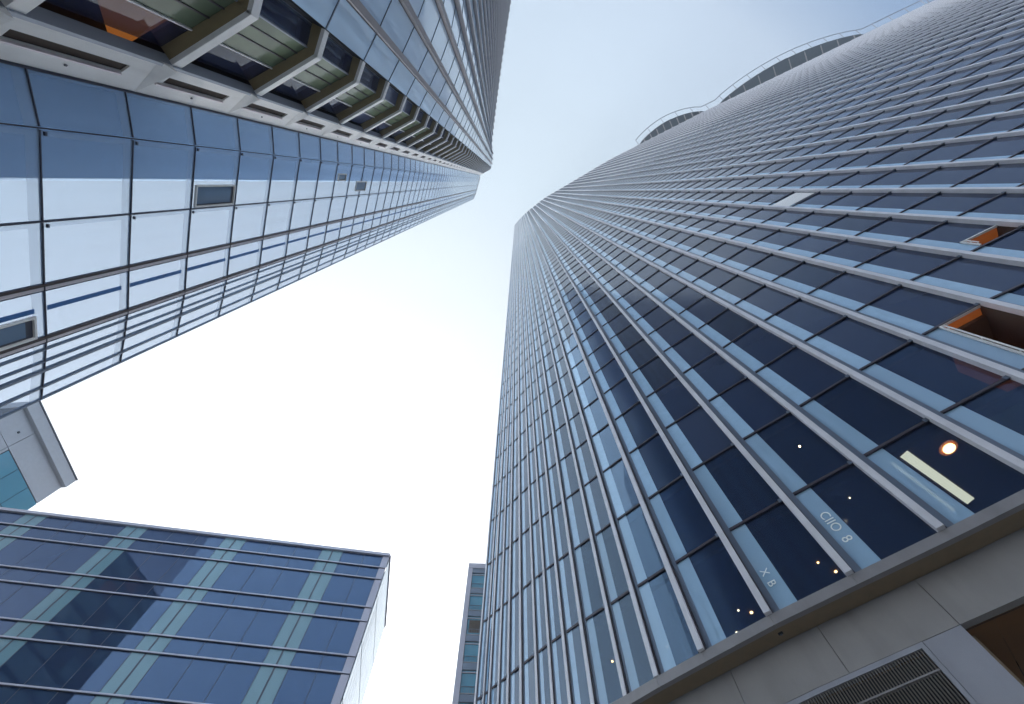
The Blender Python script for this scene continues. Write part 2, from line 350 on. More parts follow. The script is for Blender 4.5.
for i in range(len(NODES) - 1):
    fr, L = frame(NODES[i], NODES[i + 1])
    k = min(1.0, L / 2.6)
    tilt = math.tan(math.radians(3.0 * max(0, min(1, (14 - i) / 4)))) if i < 14 else 0
    SK = (tilt, L) if tilt else None
    fw = .035 + .07 * k + (.03 if i > 24 else 0) + (.06 if L > 4.2 else 0); fd = .03 + .22 * k * k
    g = Geo(LR); g.pbox(fr, -fw, fw, -.08 if tilt else 0, fd, Z0 - .02, HT + .3, 'fin')
    g.pbox(fr, fw, fw + .035, 0, fd * .45, Z0 - .02, HT + .3, 'bar')
    rp.put('fin', g)
    a = fw + .035; b = a + .20 * k; c = b + .58 * k * (1 if L > 2 else 1.2); d = L - fw
    g = Geo(LR); g.pbox(fr, a, b, -.05, .02 if tilt else .06, Z0, HT, 'frame', sk=SK); rp.put('jamb_strip', g)
    far = L > 2.4 and NODES[i][0] > 120
    for f in range(len(zs) - 1):
        z0, z1 = zs[f], zs[f + 1]
        room = f < 2 and 9 <= i <= 20
        op = OPEN.get((i, f))
        g = Geo(LR); g.pbox(fr, b, c, -.04, .0, z0, z1, 'stripclear' if room else 'strip', jit=.004, sk=SK); rp.put('sky_stripe_panel', g)  # stripe of reflected sky built as its own panel
        if op:
            # opened pane: recessed lit room, white guard rail
            g = Geo(LR); D = 2.2
            def q(u, dd, z): o_, t_, n_ = fr; return (o_[0] + t_[0] * u - n_[0] * dd, o_[1] + t_[1] * u - n_[1] * dd, z)
            zz0 = z0 if op == 'big' else z0 + .2; zz1 = z1 if op == 'big' else z0 + 1.2
            g.quad([q(c, .02, zz1), q(d, .02, zz1), q(d, D, zz1), q(c, D, zz1)], 'orange2')
            g.quad([q(c, D, zz0), q(d, D, zz0), q(d, D, zz1), q(c, D, zz1)], 'room')
            g.quad([q(c, .02, zz0), q(c, D, zz0), q(c, D, zz1), q(c, .02, zz1)], 'orange2')
            g.quad([q(d, .02, zz0), q(d, D, zz0), q(d, D, zz1), q(d, .02, zz1)], 'room')
            g.quad([q(c, .02, zz0), q(d, .02, zz0), q(d, D, zz0), q(c, D, zz0)], 'room')
            wo = link('open_window', g, rt, label='open window showing an orange lit room behind a white rail')
            g = Geo(LR)
            g.pbox(fr, c, c + .07, -.05, .07, zz0, zz1, 'railw'); g.pbox(fr, c, d - .02, -.05, .06, zz1 - .07, zz1, 'railw')
            link('frame', g, wo)
            g = Geo(LR); g.bar(q(c + .1, -.12, zz0 + .15), q(c + .1, -.12, zz1 - .2), .03, 'railw')
            for e in (.2, .55, .9):
                zz = zz0 + (zz1 - zz0) * e; g.bar(q(c + .1, -.12, zz), q(c + .1, .04, zz), .025, 'railw')
            link('rail', g, wo)
            if op == 'small':
                g = Geo(LR); g.pbox(fr, c, d, -.04, 0, zz1, z1, 'navy'); g.pbox(fr, c, d, -.04, 0, z0, zz0, 'navy'); rp.put('glass_panel', g)
        else:
            g = Geo(LR); g.pbox(fr, c, d, -.04, 0, z0, z1, ('navyclear' if i >= 12 else 'navyclearl') if room else (random.choice(['navyl'] * 7 + ['navyl2']) if i < 12 else random.choice(['navy'] * 9 + ['navy2'] + ['navy3'] * 3)), jit=.009 if not room else .004, sk=SK); rp.put('glass_panel', g)
        if f:
            g = Geo(LR); h = .07 if not room else .07
            h = .05 if i < 26 else .035
            g.pbox(fr, b, d, .012, .05 * k + .03, z0 - h, z0 + h, 'bar', sk=SK)
            if i < 34: g.pbox(fr, d - .12 * k, d, .05 * k + .033, .05 * k + .07, z0 - h * 1.5, z0 + h * 1.5, 'frame')
            rp.put('transom', g)
rp.flush()

def off_poly(nodes, d):
    """offset a plan polyline away from the camera by d"""
    out = []
    for i in range(len(nodes)):
        ns = []
        if i: ns.append(frame(nodes[i - 1], nodes[i])[0][2])
        if i < len(nodes) - 1: ns.append(frame(nodes[i], nodes[i + 1])[0][2])
        nx = sum(n[0] for n in ns) / len(ns); ny = sum(n[1] for n in ns) / len(ns)
        out.append((nodes[i][0] - nx * d, nodes[i][1] - ny * d))
    return out
# solid core behind the skin and the end walls
inner = off_poly(NODES, .8)
back = [(300, -90), (260, 60), (40, 70), (0, 45)]
g = Geo(LR); g.prism([inner[i] for i in range(0, len(inner), 3)] + [inner[-1]] + back, zs[2] + .05, HT, 'core'); link('core', g, rt)
inner2 = off_poly(NODES, 6.0)
g = Geo(LR); g.prism([inner2[i] for i in range(0, len(inner2), 3)] + [inner2[-1]] + back, Z0 - .3, zs[2] - .05, 'room'); link('inner_wall', g, rt)
for zc, nm in ((zs[0], 'floor_slab'), (zs[1], 'floor_slab'), (zs[2], 'floor_slab')):
    g = Geo(LR); oi = off_poly(NODES, .45); ii = off_poly(NODES, 6.2)
    for a in range(len(NODES) - 1):
        lo = [(*oi[a], zc - .16), (*oi[a + 1], zc - .16), (*ii[a + 1], zc - .16), (*ii[a], zc - .16)]
        hi = [(p[0], p[1], zc - .0) for p in lo]
        g.hexa(lo, hi, 'ceil')
    link(nm, g, rt)
# end wall of the tower at its left edge
g = Geo(LR); g.hexa([(-1.56, 21.1, -EYE + .01), (-1.50, 21.12, -EYE + .01), (0.3, 45, -EYE + .01), (-.1, 45, -EYE + .01)],
                    [(-1.56, 21.1, HT), (-1.50, 21.12, HT), (0.3, 45, HT), (-.1, 45, HT)], 'frame'); link('end_wall', g, rt)
# room partitions / columns and lamps seen through the lowest panes
for i in (9, 11, 13, 15, 17, 20):
    fr, L = frame(NODES[i], NODES[i + 1])
    g = Geo(LR); g.pbox(fr, L * .3, L * .3 + .12, -5.5, -1.6, zs[0] + .01, zs[1] - .17, 'room'); rp2 = link('partition', g, rt)
def disc(cx, cy, z, r, mat, n=20, t=.03):
    g = Geo(LR); g.prism([(cx + r * math.cos(2 * math.pi * k / n), cy + r * math.sin(2 * math.pi * k / n)) for k in range(n)], z - t, z, mat); return g
big = link('ceiling_lamp', disc(14.6, 7.98, zs[1] - .165, .30, 'glowring', t=.02), rt, label='large round glowing ceiling lamp behind the lowest panes')
link('bulb', disc(14.6, 7.98, zs[1] - .187, .19, 'lamp', t=.04), big)
for x, y, r, mt_ in ((9.6, 7.98, .035, 'lamp'), (11.82, 10.03, .035, 'lampw'), (11.41, 12.94, .05, 'lamp'), (12.18, 13.36, .07, 'lamp'), (8.88, 15.37, .05, 'lampw'),
                (9.41, 15.47, .08, 'lamp'), (9.02, 16.54, .05, 'lampw'), (7.16, 16.9, .08, 'lamp'), (4.2, 18.26, .06, 'lamp'), (6.34, 17.36, .05, 'lampw')):
    link('ceiling_lamp', disc(x, y, zs[1] - .17, r * .72, mt_, 12), rt)
for (ax, ay, bx, by, wd) in ((13.18, 8.23, 16.09, 10.1, .15), (12.88, 8.58, 15.66, 10.52, .055)):
    d = Vector((bx - ax, by - ay)).normalized(); nn = Vector((-d.y, d.x)) * wd
    g = Geo(LR); g.prism([(ax - nn.x, ay - nn.y), (bx - nn.x, by - nn.y), (bx + nn.x, by + nn.y), (ax + nn.x, ay + nn.y)], zs[1] - .20, zs[1] - .165, 'tube'); link('tube_light', g, rt)
# a sign's reflection drawn as white letters on two side panels
def lettering(text, node, zc, size, u):
    cu = bpy.data.curves.new('lettering', 'FONT'); cu.body = text; cu.size = size; cu.extrude = .004; cu.align_x = 'CENTER'; cu.align_y = 'CENTER'
    to = bpy.data.objects.new('tmp', cu); COL.objects.link(to)
    bpy.context.view_layer.update()
    me = bpy.data.meshes.new_from_object(to.evaluated_get(bpy.context.evaluated_depsgraph_get())); bpy.data.objects.remove(to)
    fr, L = frame(NODES[node], NODES[node + 1]); o_, t_, n_ = fr
    base = Vector((o_[0] + t_[0] * u + n_[0] * .015 + LR[0] * zc, o_[1] + t_[1] * u + n_[1] * .015 + LR[1] * zc, zc + EYE))
    X = Vector((0, 0, -1)); Z = Vector((n_[0], n_[1], 0)); Y = Z.cross(X)
    mt4 = Matrix(((X.x, Y.x, Z.x, base.x), (X.y, Y.y, Z.y, base.y), (X.z, Y.z, Z.z, base.z), (0, 0, 0, 1)))
    me.transform(Matrix.Translation(-Vector(rt['base'])) @ mt4); me.name = 'lettering'; me.materials.clear(); me.materials.append(M['mark'])
    ob = bpy.data.objects.new('lettering', me); COL.objects.link(ob); ob.parent = rt
lettering('CIIO  8', bay_of(43.0), 11.7, .42, .62)
lettering('X  B', bay_of(53.5), 11.2, .36, .55)

i_ = bay_of(3.0); fr, L = frame(NODES[i_], NODES[i_ + 1]); zb = zs[[k for k in range(len(zs)) if zs[k] < 43][-1]]
g = Geo(LR); g.pbox(fr, .4, L - .25, .006, .05, zb + .5, zb + 3.2, 'railw'); link('white_screen', g, rt, label='white screen covering one pane high on the tower')
i_ = bay_of(21.0); fr, L = frame(NODES[i_], NODES[i_ + 1])
g = Geo(LR); g.pbox(fr, .9, L - .1, -.5, -.4, 11.2, 12.9, 'curtain'); link('blind', g, rt)
# sill, soffit and stone podium
for i in range(0, 40):
    fr, L = frame(NODES[i], NODES[i + 1])
    g = Geo(LR); g.pbox(fr, .0, L - .004 if L > 1 else L, -.1, .09, Z0 - .34, Z0 - .024, 'trim')
    link('sill', g, rt)
oo = off_poly(NODES[:60], .08); pw = off_poly(NODES[:60], .75); pi_ = off_poly(NODES[:60], 1.5); pb = off_poly(NODES[:60], 4.5)
g = Geo(LR)
for a in range(59):
    lo = [(*oo[a], Z0 - .30), (*oo[a + 1], Z0 - .30), (*pb[a + 1], Z0 - .30), (*pb[a], Z0 - .30)]
    g.hexa(lo, [(p[0], p[1], Z0 - .17) for p in lo], 'soffit')
link('soffit', g, rt)
ZJ = 8.40
def run_of(poly):
    s = [0]
    for a, b in zip(poly, poly[1:]): s.append(s[-1] + math.hypot(b[0] - a[0], b[1] - a[1]))
    return s
RUN = run_of(pw)
def at_s(s):
    for i in range(len(RUN) - 1):
        if RUN[i] <= s <= RUN[i + 1]:
            e = (s - RUN[i]) / (RUN[i + 1] - RUN[i]); return (pw[i][0] + (pw[i + 1][0] - pw[i][0]) * e, pw[i][1] + (pw[i + 1][1] - pw[i][1]) * e)
def s_of_az(az):
    s = 0
    while s < RUN[-1]:
        p = at_s(s)
        if math.degrees(math.atan2(p[1], p[0])) <= az: return s
        s += .02
def wallpiece(g, s0, s1, z0, z1, d0, d1, mat, step=1.3):
    n = max(1, math.ceil((s1 - s0) / step))
    for k in range(n):
        p, q = at_s(s0 + (s1 - s0) * k / n), at_s(s0 + (s1 - s0) * (k + 1) / n)
        fr, L = frame(p, q); g.pbox(fr, 0, L, d0, d1, z0, z1, mat)
    return g
SO = s_of_az(42.0); SG = s_of_az(46.2)
GB = -EYE + .02
k = 0; s = SO - 2.9 * 8
segs = [SO + 2.9 * j for j in range(-8, 12)]
for a, b in zip(segs, segs[1:]):
    if a < 0: continue
    link('stone_panel', wallpiece(Geo(LR), a + .008, b - .008, ZJ + .012, Z0 - .31, -.25, 0, 'podium'), rt)
link('joint_backing', wallpiece(Geo(LR), .1, SO + 2.9 * 11 - .1, ZJ - .0, Z0 - .32, -.3, -.26, 'joint'), rt)
# pier between grille and opening, in stacked panels
for z0, z1 in ((5.2, ZJ - .004), (1.8, 5.19), (GB, 1.79)):
    link('stone_panel', wallpiece(Geo(LR), SG + .14, SO, z0, z1, -.7, .0, 'podium2'), rt)
# louvre grille, with its frame
gr = link('louvre_grille', wallpiece(Geo(LR), SG - 9.0, SG, 4.2, ZJ - .20, -.3, -.16, 'core'), rt, label='dark louvred ventilation grille in the stone podium wall')
fgm = Geo(LR)
wallpiece(fgm, SG + .02, SG + .13, 4.2, ZJ - .004, -.2, .012, 'podium2'); wallpiece(fgm, SG - 9, SG + .02, ZJ - .13, ZJ - .004, -.2, .012, 'podium2')
for zb in (7.75, 6.8, 5.9, 5.0): wallpiece(fgm, SG - 9, SG + .015, zb - .02, zb + .02, -.1, .0, 'trim')
link('frame', fgm, gr)
lv = Geo(LR); s = SG - 8.9
while s < SG - .02:
    p, q = at_s(s), at_s(s + .03); fr, L = frame(p, q); lv.pbox(fr, 0, .026, -.15, -.02, 4.2, ZJ - .135, 'louver'); s += .075
link('louvre_blades', lv, gr)
link('stone_panel', wallpiece(Geo(LR), .1, SG - 9.05, GB, ZJ - .004, -.25, .0, 'podium'), rt)
link('stone_panel', wallpiece(Geo(LR), SG - 9.0, SG, GB, 4.15, -.25, .0, 'podium'), rt)
# deep opening: ceiling, back wall, lining
g = Geo(LR); wallpiece(g, SO - .5, SO + 14, ZJ + .0, ZJ + .006, -7, -.251, 'entbrown'); link('entrance_ceiling', g, rt)
g = Geo(LR); wallpiece(g, SO + 1.2, SO + 14, GB, ZJ - .004, -3.2, -3.0, 'room'); link('entrance_wall', g, rt)
g = Geo(LR); wallpiece(g, SO - .002, SO + .16, GB, ZJ - .004, -3.2, -.55, 'soffit'); link('entrance_lining', g, rt)
for s_ in (s_of_az(57),):
    p = at_s(s_); fr, L = frame(p, at_s(s_ + .1)); g = Geo(LR); g.pbox(fr, 0, .14, .35, .42, Z0 - .34, Z0 - .302, 'core'); g.pbox(fr, .04, .1, .37, .4, Z0 - .38, Z0 - .345, 'rail'); link('soffit_light', g, rt)

# roof: two bulging platforms and the gondola rail on brackets
def along(s0):      # point on the tower face measured from node 18, metres
    s = 0
    for a, b in zip(WAY, WAY[1:]):
        L = math.hypot(b[0] - a[0], b[1] - a[1])
        if s + L >= s0: e = (s0 - s) / L; fr, _ = frame(a, b); return (a[0] + (b[0] - a[0]) * e, a[1] + (b[1] - a[1]) * e), fr
        s += L
    return b, fr
def s_at_x(x):
    s = 0
    while along(s)[0][0] < x: s += .25
    return s
ZR = HT + .3
def bulge(x0, x1, depth):
    s0, s1 = s_at_x(x0), s_at_x(x1); n = 28; poly = []; inn = []
    for k in range(n + 1):
        e = k / n; p, fr = along(s0 + (s1 - s0) * e); d = depth * math.sin(math.pi * e) ** .75
        poly.append((p[0] + fr[2][0] * d, p[1] + fr[2][1] * d)); inn.append(p)
    g = Geo(LR); g.prism(poly + [(p[0] - fr[2][0] * .3, p[1] - fr[2][1] * .3) for p in inn[::-1]], ZR, ZR + 1.2, 'deck')
    pl = link('roof_platform', g, rt, label='dark curved platform jutting out from the roof edge')
    rim = Geo(LR)
    for a, b in zip(poly, poly[1:]):
        fr2, L = frame(a, b); rim.pbox(fr2, 0, L, .02, .2, ZR + .9, ZR + 1.3, 'dark')
    link('rim', rim, pl)
    for k in range(2, n - 1, 3):
        p = inn[k]; q = poly[k]; br = Geo(LR); br.bar((p[0], p[1], ZR - .9), (q[0] * .9 + p[0] * .1, q[1] * .9 + p[1] * .1, ZR - .15), .28, 'bracket'); link('bracket', br, pl)
    return s0, s1, poly
B1 = bulge(75.5, 112, 4.8); B2 = bulge(121, 198, 6.8)
rail = Geo(LR); post = []
s = 50.0; pts = []
while s < 262:
    p, fr = along(s); d = 3.2
    for (a, b, poly), dep in ((B1, 4.8), (B2, 6.8)):
        if a - 1 < s < b + 1: e = min(1, max(0, (s - a) / (b - a))); d = 3.2 + (dep) * math.sin(math.pi * e) ** .75
    if s > s_at_x(72): pts.append(((p[0] + fr[2][0] * d, p[1] + fr[2][1] * d, ZR + 4.2), p, fr))
    s += 3.0
rail.tube([a for a, _, _ in pts], .24, 'rail'); rr = link('gondola_rail', rail, rt)
for k in range(0, len(pts), 3):
    a, p, fr = pts[k]; g = Geo(LR); g.bar((a[0] - fr[2][0] * 3.3, a[1] - fr[2][1] * 3.3, ZR + .5), a, .2, 'rail'); link('rail_post', g, rt)

# ================================================================== LEFT TOWER
LL = (-.009, -.009)
lt = thing('bay_windowed_skyscraper', 'pale blue glass tower with white slotted band and stacked bay windows', 'skyscraper', (-12, -4, 0))
lp = Parts(lt)
HL = 164.0
LV = [(-10.03, -2.12), (-10.13, -0.98), (-10.73, 0.97), (-11.19, 2.44), (-11.58, 3.76), (-11.94, 4.66), (-12.15, 5.14), (-12.3, 5.49)]
GP = 2.6; gz = [10.8 + GP * k for k in range(-3, 60) if 10.8 + GP * k < HL] + [HL]
vents = {}
def vent(i, k, a, b, c, d): vents[(i, k)] = (a, b, c, d)
# panels of the curved glass wall
def lt_face(i, z):
    pass
VENT = {(1, 2): (.50, .98, .10, .80), (3, 0): (.30, .98, .1, .6), (1, 6): (.2, .6, .15, .75), (1, 7): (.55, .95, .15, .8)}
for i in range(len(LV) - 1):
    fr, L = frame(LV[i], LV[i + 1])
    for f in range(len(gz) - 1):
        z0, z1 = gz[f], gz[f + 1]
        g = Geo(LL); g.pbox(fr, .03, L - .03, -.05, 0, z0 + .02, z1 - .02, 'ltglass', uvface=2, jit=.006); lp.put('glass_panel', g)
        g = Geo(LL); g.pbox(fr, .03, L - .03, -.045, .025, z0 - .013, z0 + .013, 'dark'); lp.put('transom', g)
        if i in (1, 2) and f < 30:   # glass clamps beside the joints
            g = Geo(LL); g.pbox(fr, .06, .14, .002, .05, z0 + .08, z0 + .13, 'dark'); lp.put('glass_clamp', g)
VM = {0: ('dark', .03, .04), 1: ('dark', .014, .02), 2: ('dark', .018, .02), 3: ('brownmul', .028, .05), 4: ('brownmul', .03, .05), 5: ('frame', .035, .05), 6: ('frame', .022, .04), 7: ('frame', .02, .03)}
for i, p in enumerate(LV):
    a = LV[max(0, i - 1)]; b = LV[min(len(LV) - 1, i + 1)]
    fr, _ = frame(a, b); fr = (p, fr[1], fr[2]); mt_, hw, dd = VM[i]
    g = Geo(LL); g.pbox(fr, -hw, hw, -.05, dd, gz[0], HL, mt_)
    if i in (3, 4): g.pbox(fr, hw + .002, hw + .11, -.03, .01, gz[0], HL, 'pinkmul'); g.pbox(fr, hw + .125, hw + .135, -.03, .02, gz[0], HL, 'dark')
    lp.put('mullion', g)
for u, mt_, hw in ((.72, 'frame', .013), (.35, 'frame', .013)):
    fr, L = frame(LV[4], LV[5]); g = Geo(LL); g.pbox(fr, u * L - hw, u * L + hw, -.05, .05, gz[0], HL, mt_); lp.put('mullion', g)
fr, L = frame(LV[3], LV[4])
for f in range(len(gz) - 1):
    g = Geo(LL); g.pbox(fr, .54, .66, .004, .02, gz[f] + .05, gz[f + 1] - .28, 'bluerec'); lp.put('blue_blind', g)
# opened vents with white frames
def plan_hit(P, poly, lo=0):
    az = math.atan2(P[1], P[0])
    for i in range(len(poly) - 1):
        a0 = math.atan2(poly[i][1], poly[i][0]) % (2 * math.pi); a1 = math.atan2(poly[i + 1][1], poly[i + 1][0]) % (2 * math.pi); a = az % (2 * math.pi)
        if min(a0, a1) <= a <= max(a0, a1): return i
def open_vent(i, z0, z1, u0, u1, lab=None):
    fr, L = frame(LV[i], LV[i + 1]); u0 *= L; u1 *= L
    wv = Geo(LL); wv.pbox(fr, u0 + .057, u1 - .057, .012, .03, z0 + .06, z1 - .06, 'dark')
    wo = link('open_vent', wv, lt, label=lab)
    g = Geo(LL)
    g.pbox(fr, u0, u0 + .055, .01, .08, z0, z1, 'railw'); g.pbox(fr, u1 - .055, u1, .01, .08, z0, z1, 'railw')
    g.pbox(fr, u0 + .056, u1 - .056, .01, .08, z0, z0 + .055, 'railw'); g.pbox(fr, u0 + .056, u1 - .056, .01, .08, z1 - .055, z1, 'railw')
    link('frame', g, wo)
    g = Geo(LL); g.pbox(fr, u0 + .08, u1 - .12, .035, .05, z0 + .07, z1 - .25, 'ventglass'); link('pane', g, wo)
# back body, roof
fr0, _ = frame(LV[-2], LV[-1])
g = Geo(LL); inn = off_poly(LV, .3)
g.prism([(-10.45, -2.2), (-12.0, .03), (-40, .3), (-40, -6), (-11.2, -2.9)], GB, HL - .05, 'ltbody'); link('glazed_wing_body', g, lt)
for a, b in zip(LV, LV[1:]):
    fr, L = frame(a, b); g = Geo(LL); g.pbox(fr, 0, L, -.12, .08, HL + .01, HL + .25, 'pinkmul'); link('top_rail', g, lt)
# white slotted band and bay windows, storey by storey
SP = 4.2; SZ = [9.5 + SP * k for k in range(-1, 60) if 9.5 + SP * k < HL - 2] 
Q0 = (-10.03, -2.13); S0 = (-8.85, -2.77); S1 = (-6.58, -3.90); S2 = (-6.20, -4.70)
frb, LB = frame(Q0, S0)
BAY = [S0, S1, S2]; BIN = off_poly(BAY, .45)
for k, z in enumerate(SZ):
    z1 = min(z + SP, HL)
    # white panel with a tall slot cut in it
    a, b = .60, .88
    g = Geo(LL)
    g.pbox(frb, 0.0, a, -.3, 0, z, z1, 'white'); g.pbox(frb, b, LB - .105, -.3, 0, z, z1, 'white')
    g.pbox(frb, a + .001, b - .001, -.3, -.001, z + .002, z + .40, 'white'); g.pbox(frb, a + .001, b - .001, -.3, -.001, z1 - .95, z1 - .002, 'white')
    lp.put('white_panel', g)
    g = Geo(LL); g.pbox(frb, a, b, -.3, -.05, z + .40, z1 - .95, 'slot'); lp.put('slot', g)
    g = Geo(LL); g.pbox(frb, a - .05, a - .004, .003, .07, z + .15, z1 - 1.0, 'pinkmul'); lp.put('slot_sill', g)
    g = Geo(LL); g.pbox(frb, .33, .37, .002, .03, z + 1.9, z + 1.96, 'dark'); lp.put('fixing', g)
    # wedge that thickens towards the slab end of the band
    g = Geo(LL); o_, t_, n_ = frb
    def w_(u, d, zz): return (o_[0] + t_[0] * u + n_[0] * d, o_[1] + t_[1] * u + n_[1] * d, zz)
    g.hexa([w_(.02, .004, z1 - .02), w_(LB - .0, .004, z1 - .45), w_(LB, .004, z1 - .45), w_(.02, .003, z1 - .02)],
           [w_(.02, .012, z1), w_(LB, .2, z1), w_(LB, .004, z1), w_(.02, .004, z1)], 'white'); lp.put('wedge', g)
    # slab: white edge and brown underside
    g = Geo(LL)
    for p, q in ((S0, S1), (S1, S2)):
        f2, L2 = frame(p, q); g.pbox(f2, 0, L2, -.12, 0, z - .0, z + .36, 'whitefin')
    g2 = Geo(LL); oo2 = off_poly(BAY, .121); ii2 = off_poly(BAY, 3.6)
    for j in range(2):
        lo = [(*oo2[j], z + .02), (*oo2[j + 1], z + .02), (*ii2[j + 1], z + .02), (*ii2[j], z + .02)]
        g2.hexa(lo, [(p[0], p[1], z + .34) for p in lo], 'brown')
    sl = Geo(LL); sl.add(g2); lp.put('slab', sl); lp.put('slab_edge', g)
    # glazing
    near = z < 26
    f2, L2 = frame(BIN[0], BIN[1]); mid = L2 * .40
    gm = 'bayclear' if near else 'bayglass'
    for u0, u1, gq in ((.02, mid - .03, gm), (mid + .03, L2 - .03, 'baygreen' if z < 40 else 'bayglass')):
        g = Geo(LL); g.pbox(f2, u0, u1, -.05, 0, z + .36, z1 + .01, gq, jit=.003); lp.put('bay_window', g)
    if z < 40:
        for e in (.4, .72):
            g = Geo(LL); ux = mid + (L2 - mid) * e; g.pbox(f2, ux - .02, ux + .02, .004, .03, z + .37, z1, 'bar'); lp.put('bay_mullion', g)
    g = Geo(LL); g.pbox(f2, mid - .022, mid + .022, -.05, .05, z + .35, z1 + .01, 'whitefin'); lp.put('bay_mullion', g)
    f3, L3 = frame(BIN[1], BIN[2])
    g = Geo(LL); g.pbox(f3, .03, L3 - .05, -.05, 0, z + .36, z1 + .01, gm, jit=.003); lp.put('bay_window', g)
    g = Geo(LL); g.pbox(f2, L2 - .03, L2 + .02, -.06, .02, z + .35, z1 + .01, 'greyf'); lp.put('bay_mullion', g)
    if near and z > 4:
        f4, L4 = frame(*off_poly(BAY, .75)[:2]); m4 = L4 * .43
        f5, L5 = frame(*off_poly(BAY, 3.4)[:2])
        g = Geo(LL); g.pbox(f5, -.5, L5, -.1, 0, z + .35, z1, 'room'); link('room_wall', g, lt)
        g = Geo(LL); g.pbox(f4, m4 - .12, m4 - .06, -2.5, 0, z + .36, z1, 'room'); link('partition', g, lt)
        g = Geo(LL); g.pbox(frb, .02, .1, -4.2, -.31, z + .36, z1, 'room'); link('side_wall', g, lt)
        if k == 1:
            g = Geo(LL); g.pbox(f4, -1.0, m4 - .15, -2.6, -.1, z1 - .1, z1 - .0, 'orange'); link('room_ceiling', g, lt)
        for (u, d) in ((.35, -.5), (.62, -.9), (.5, -1.6))[: 1 if k in (2, 4) else 3]:
            p = (f4[0][0] + f4[1][0] * u + f4[2][0] * d, f4[0][1] + f4[1][1] * u + f4[2][1] * d)
            g = Geo(LL); r = .035; n = 10
            g.prism([(p[0] + r * math.cos(2 * math.pi * t / n), p[1] + r * math.sin(2 * math.pi * t / n)) for t in range(n)], z1 - .16, z1 - .11, 'lamps'); link('ceiling_lamp', g, lt)
g = Geo(LL); g.pbox(frb, LB - .10, LB + .0, -.3, .05, GB, HL, 'greyf'); lp.put('corner_post', g)
g = Geo(LL); fr, L = frame(S1, S2); g.pbox(fr, L - .10, L + .02, -.75, -.46, GB, HL, 'greyf'); lp.put('corner_post', g)
bi = off_poly(BAY, 3.6)
g = Geo(LL); g.prism([(-10.2, -2.7), bi[0], bi[1], (-8.2, -5.6), (-20, -8)], GB, HL - .1, 'core'); link('inner_core', g, lt)
# flat facade with taupe fins
def LF(x, y):
    k = max(0.0, min(1.0, (-4.7 - y) / 6.5)); return (-.009 - .021 * k, -.009)
FL = [(-6.20, -4.70), (-5.4, -5.80), (-4.45, -7.2), (-3.5, -8.85), (-2.85, -10.6), (-2.5, -12.6)]
d0 = FL[-1]
while len(FL) < 34:
    n = len(FL); a = math.radians(-83 + min(3, (n - 6) * .15)); st = 1.9
    FL.append((FL[-1][0] + math.cos(a) * st, FL[-1][1] + math.sin(a) * st))
for i in range(len(FL) - 1):
    fr, L = frame(FL[i], FL[i + 1])
    if i:
        g = Geo(LF); g.pbox(fr, -.13, .13, -.05, .24, GB, HL + .25, 'ltfin'); g.pbox(fr, -.165, -.131, -.04, .02, GB, HL, 'dark'); lp.put('fin', g)
    for k, z in enumerate(SZ):
        z1 = min(z + SP, HL)
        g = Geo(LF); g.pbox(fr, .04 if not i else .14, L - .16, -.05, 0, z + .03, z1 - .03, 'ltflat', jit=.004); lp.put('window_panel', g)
        g = Geo(LF); g.pbox(fr, .02 if not i else .135, L - .14, -.05, .03, z - .03, z + .03, 'frame'); lp.put('floor_joint', g)
fi = off_poly(FL, .3)
g = Geo(LF); g.prism([(fi[0][0] - .25, fi[0][1])] + fi + [(-40, -60), (-40, -8), (-20, -7.8), (-8.4, -5.7)], GB, HL - .02, 'core'); link('facade_core', g, lt)
g = Geo(LF); g.prism([FL[0], *fi, (-40, -60), (-40, -8), (-10.2, -2.5), S0, S1], HL + .012, HL + .32, 'pinkmul'); link('roof_cap', g, lt)
lp.flush()
open_vent(1, 16.1, 18.4, .60, .97, 'white framed open vent high on the curved glass wall')
open_vent(3, 8.2, 10.5, .52, .95, 'white framed open vent low on the curved glass wall')
open_vent(1, 29.3, 30.7, .30, .52); open_vent(1, 33.0, 35.3, .52, .85)

# ================================================================== LOW OFFICE BLOCK (lower left)
bl = thing('indigo_glass_office_block', 'low dark indigo glass office block with mauve horizontal strips and teal glass columns', 'office building', (-11, 31, 0))
bp = Parts(bl)
BC = (-10.69, 31.04); ang = math.radians(187.8); BT = (math.cos(ang), math.sin(ang)); HB = 32.0
BN = (-BT[1], BT[0])
if BN[0] * -BC[0] + BN[1] * -BC[1] < 0: BN = (-BN[0], -BN[1])
fb = (BC, BT, BN); BLEN = 48.4; FLR = 3.92
bw = 8.8
zf = [HB - 1.55 - FLR * k for k in range(9)]
cols = []
u = .55
pat = [('blglass', 2.2), ('blglass', 2.2), ('blglass', 1.25), ('blteal', .95), ('blteal', .95), ('blglass', 1.25)]
j = 0; order = [('blglass', 1.6), ('blglass', 1.9), ('blteal', .9), ('blteal', .9)] + [('blglass', 2.2)] * 3 + [('blteal', .9), ('blteal', .9)] + [('blglass', 2.2)] * 3
while u < BLEN - .3:
    mt_, wd = order[j] if j < len(order) else (('blteal', .9) if (j - len(order)) % 5 < 2 else ('blglass', 2.2)); cols.append((u, min(BLEN - .05, u + wd), mt_)); u += wd; j += 1
bands = []
for k, z in enumerate(zf):
    top = HB - .28 if k == 0 else zf[k - 1] - 1.2
    bands.append((z + .05, top - (.05 if k else 0), 'tall' if k else 'head')); 
    bands.append((z - 1.15, z - .05, 'span'))
for z0, z1, kd in bands:
    for a, b, mt_ in cols:
        g = Geo(); g.pbox(fb, a + .022, b - .022, -.05, 0, z0, z1, mt_, jit=.002); bp.put('glass_panel', g)
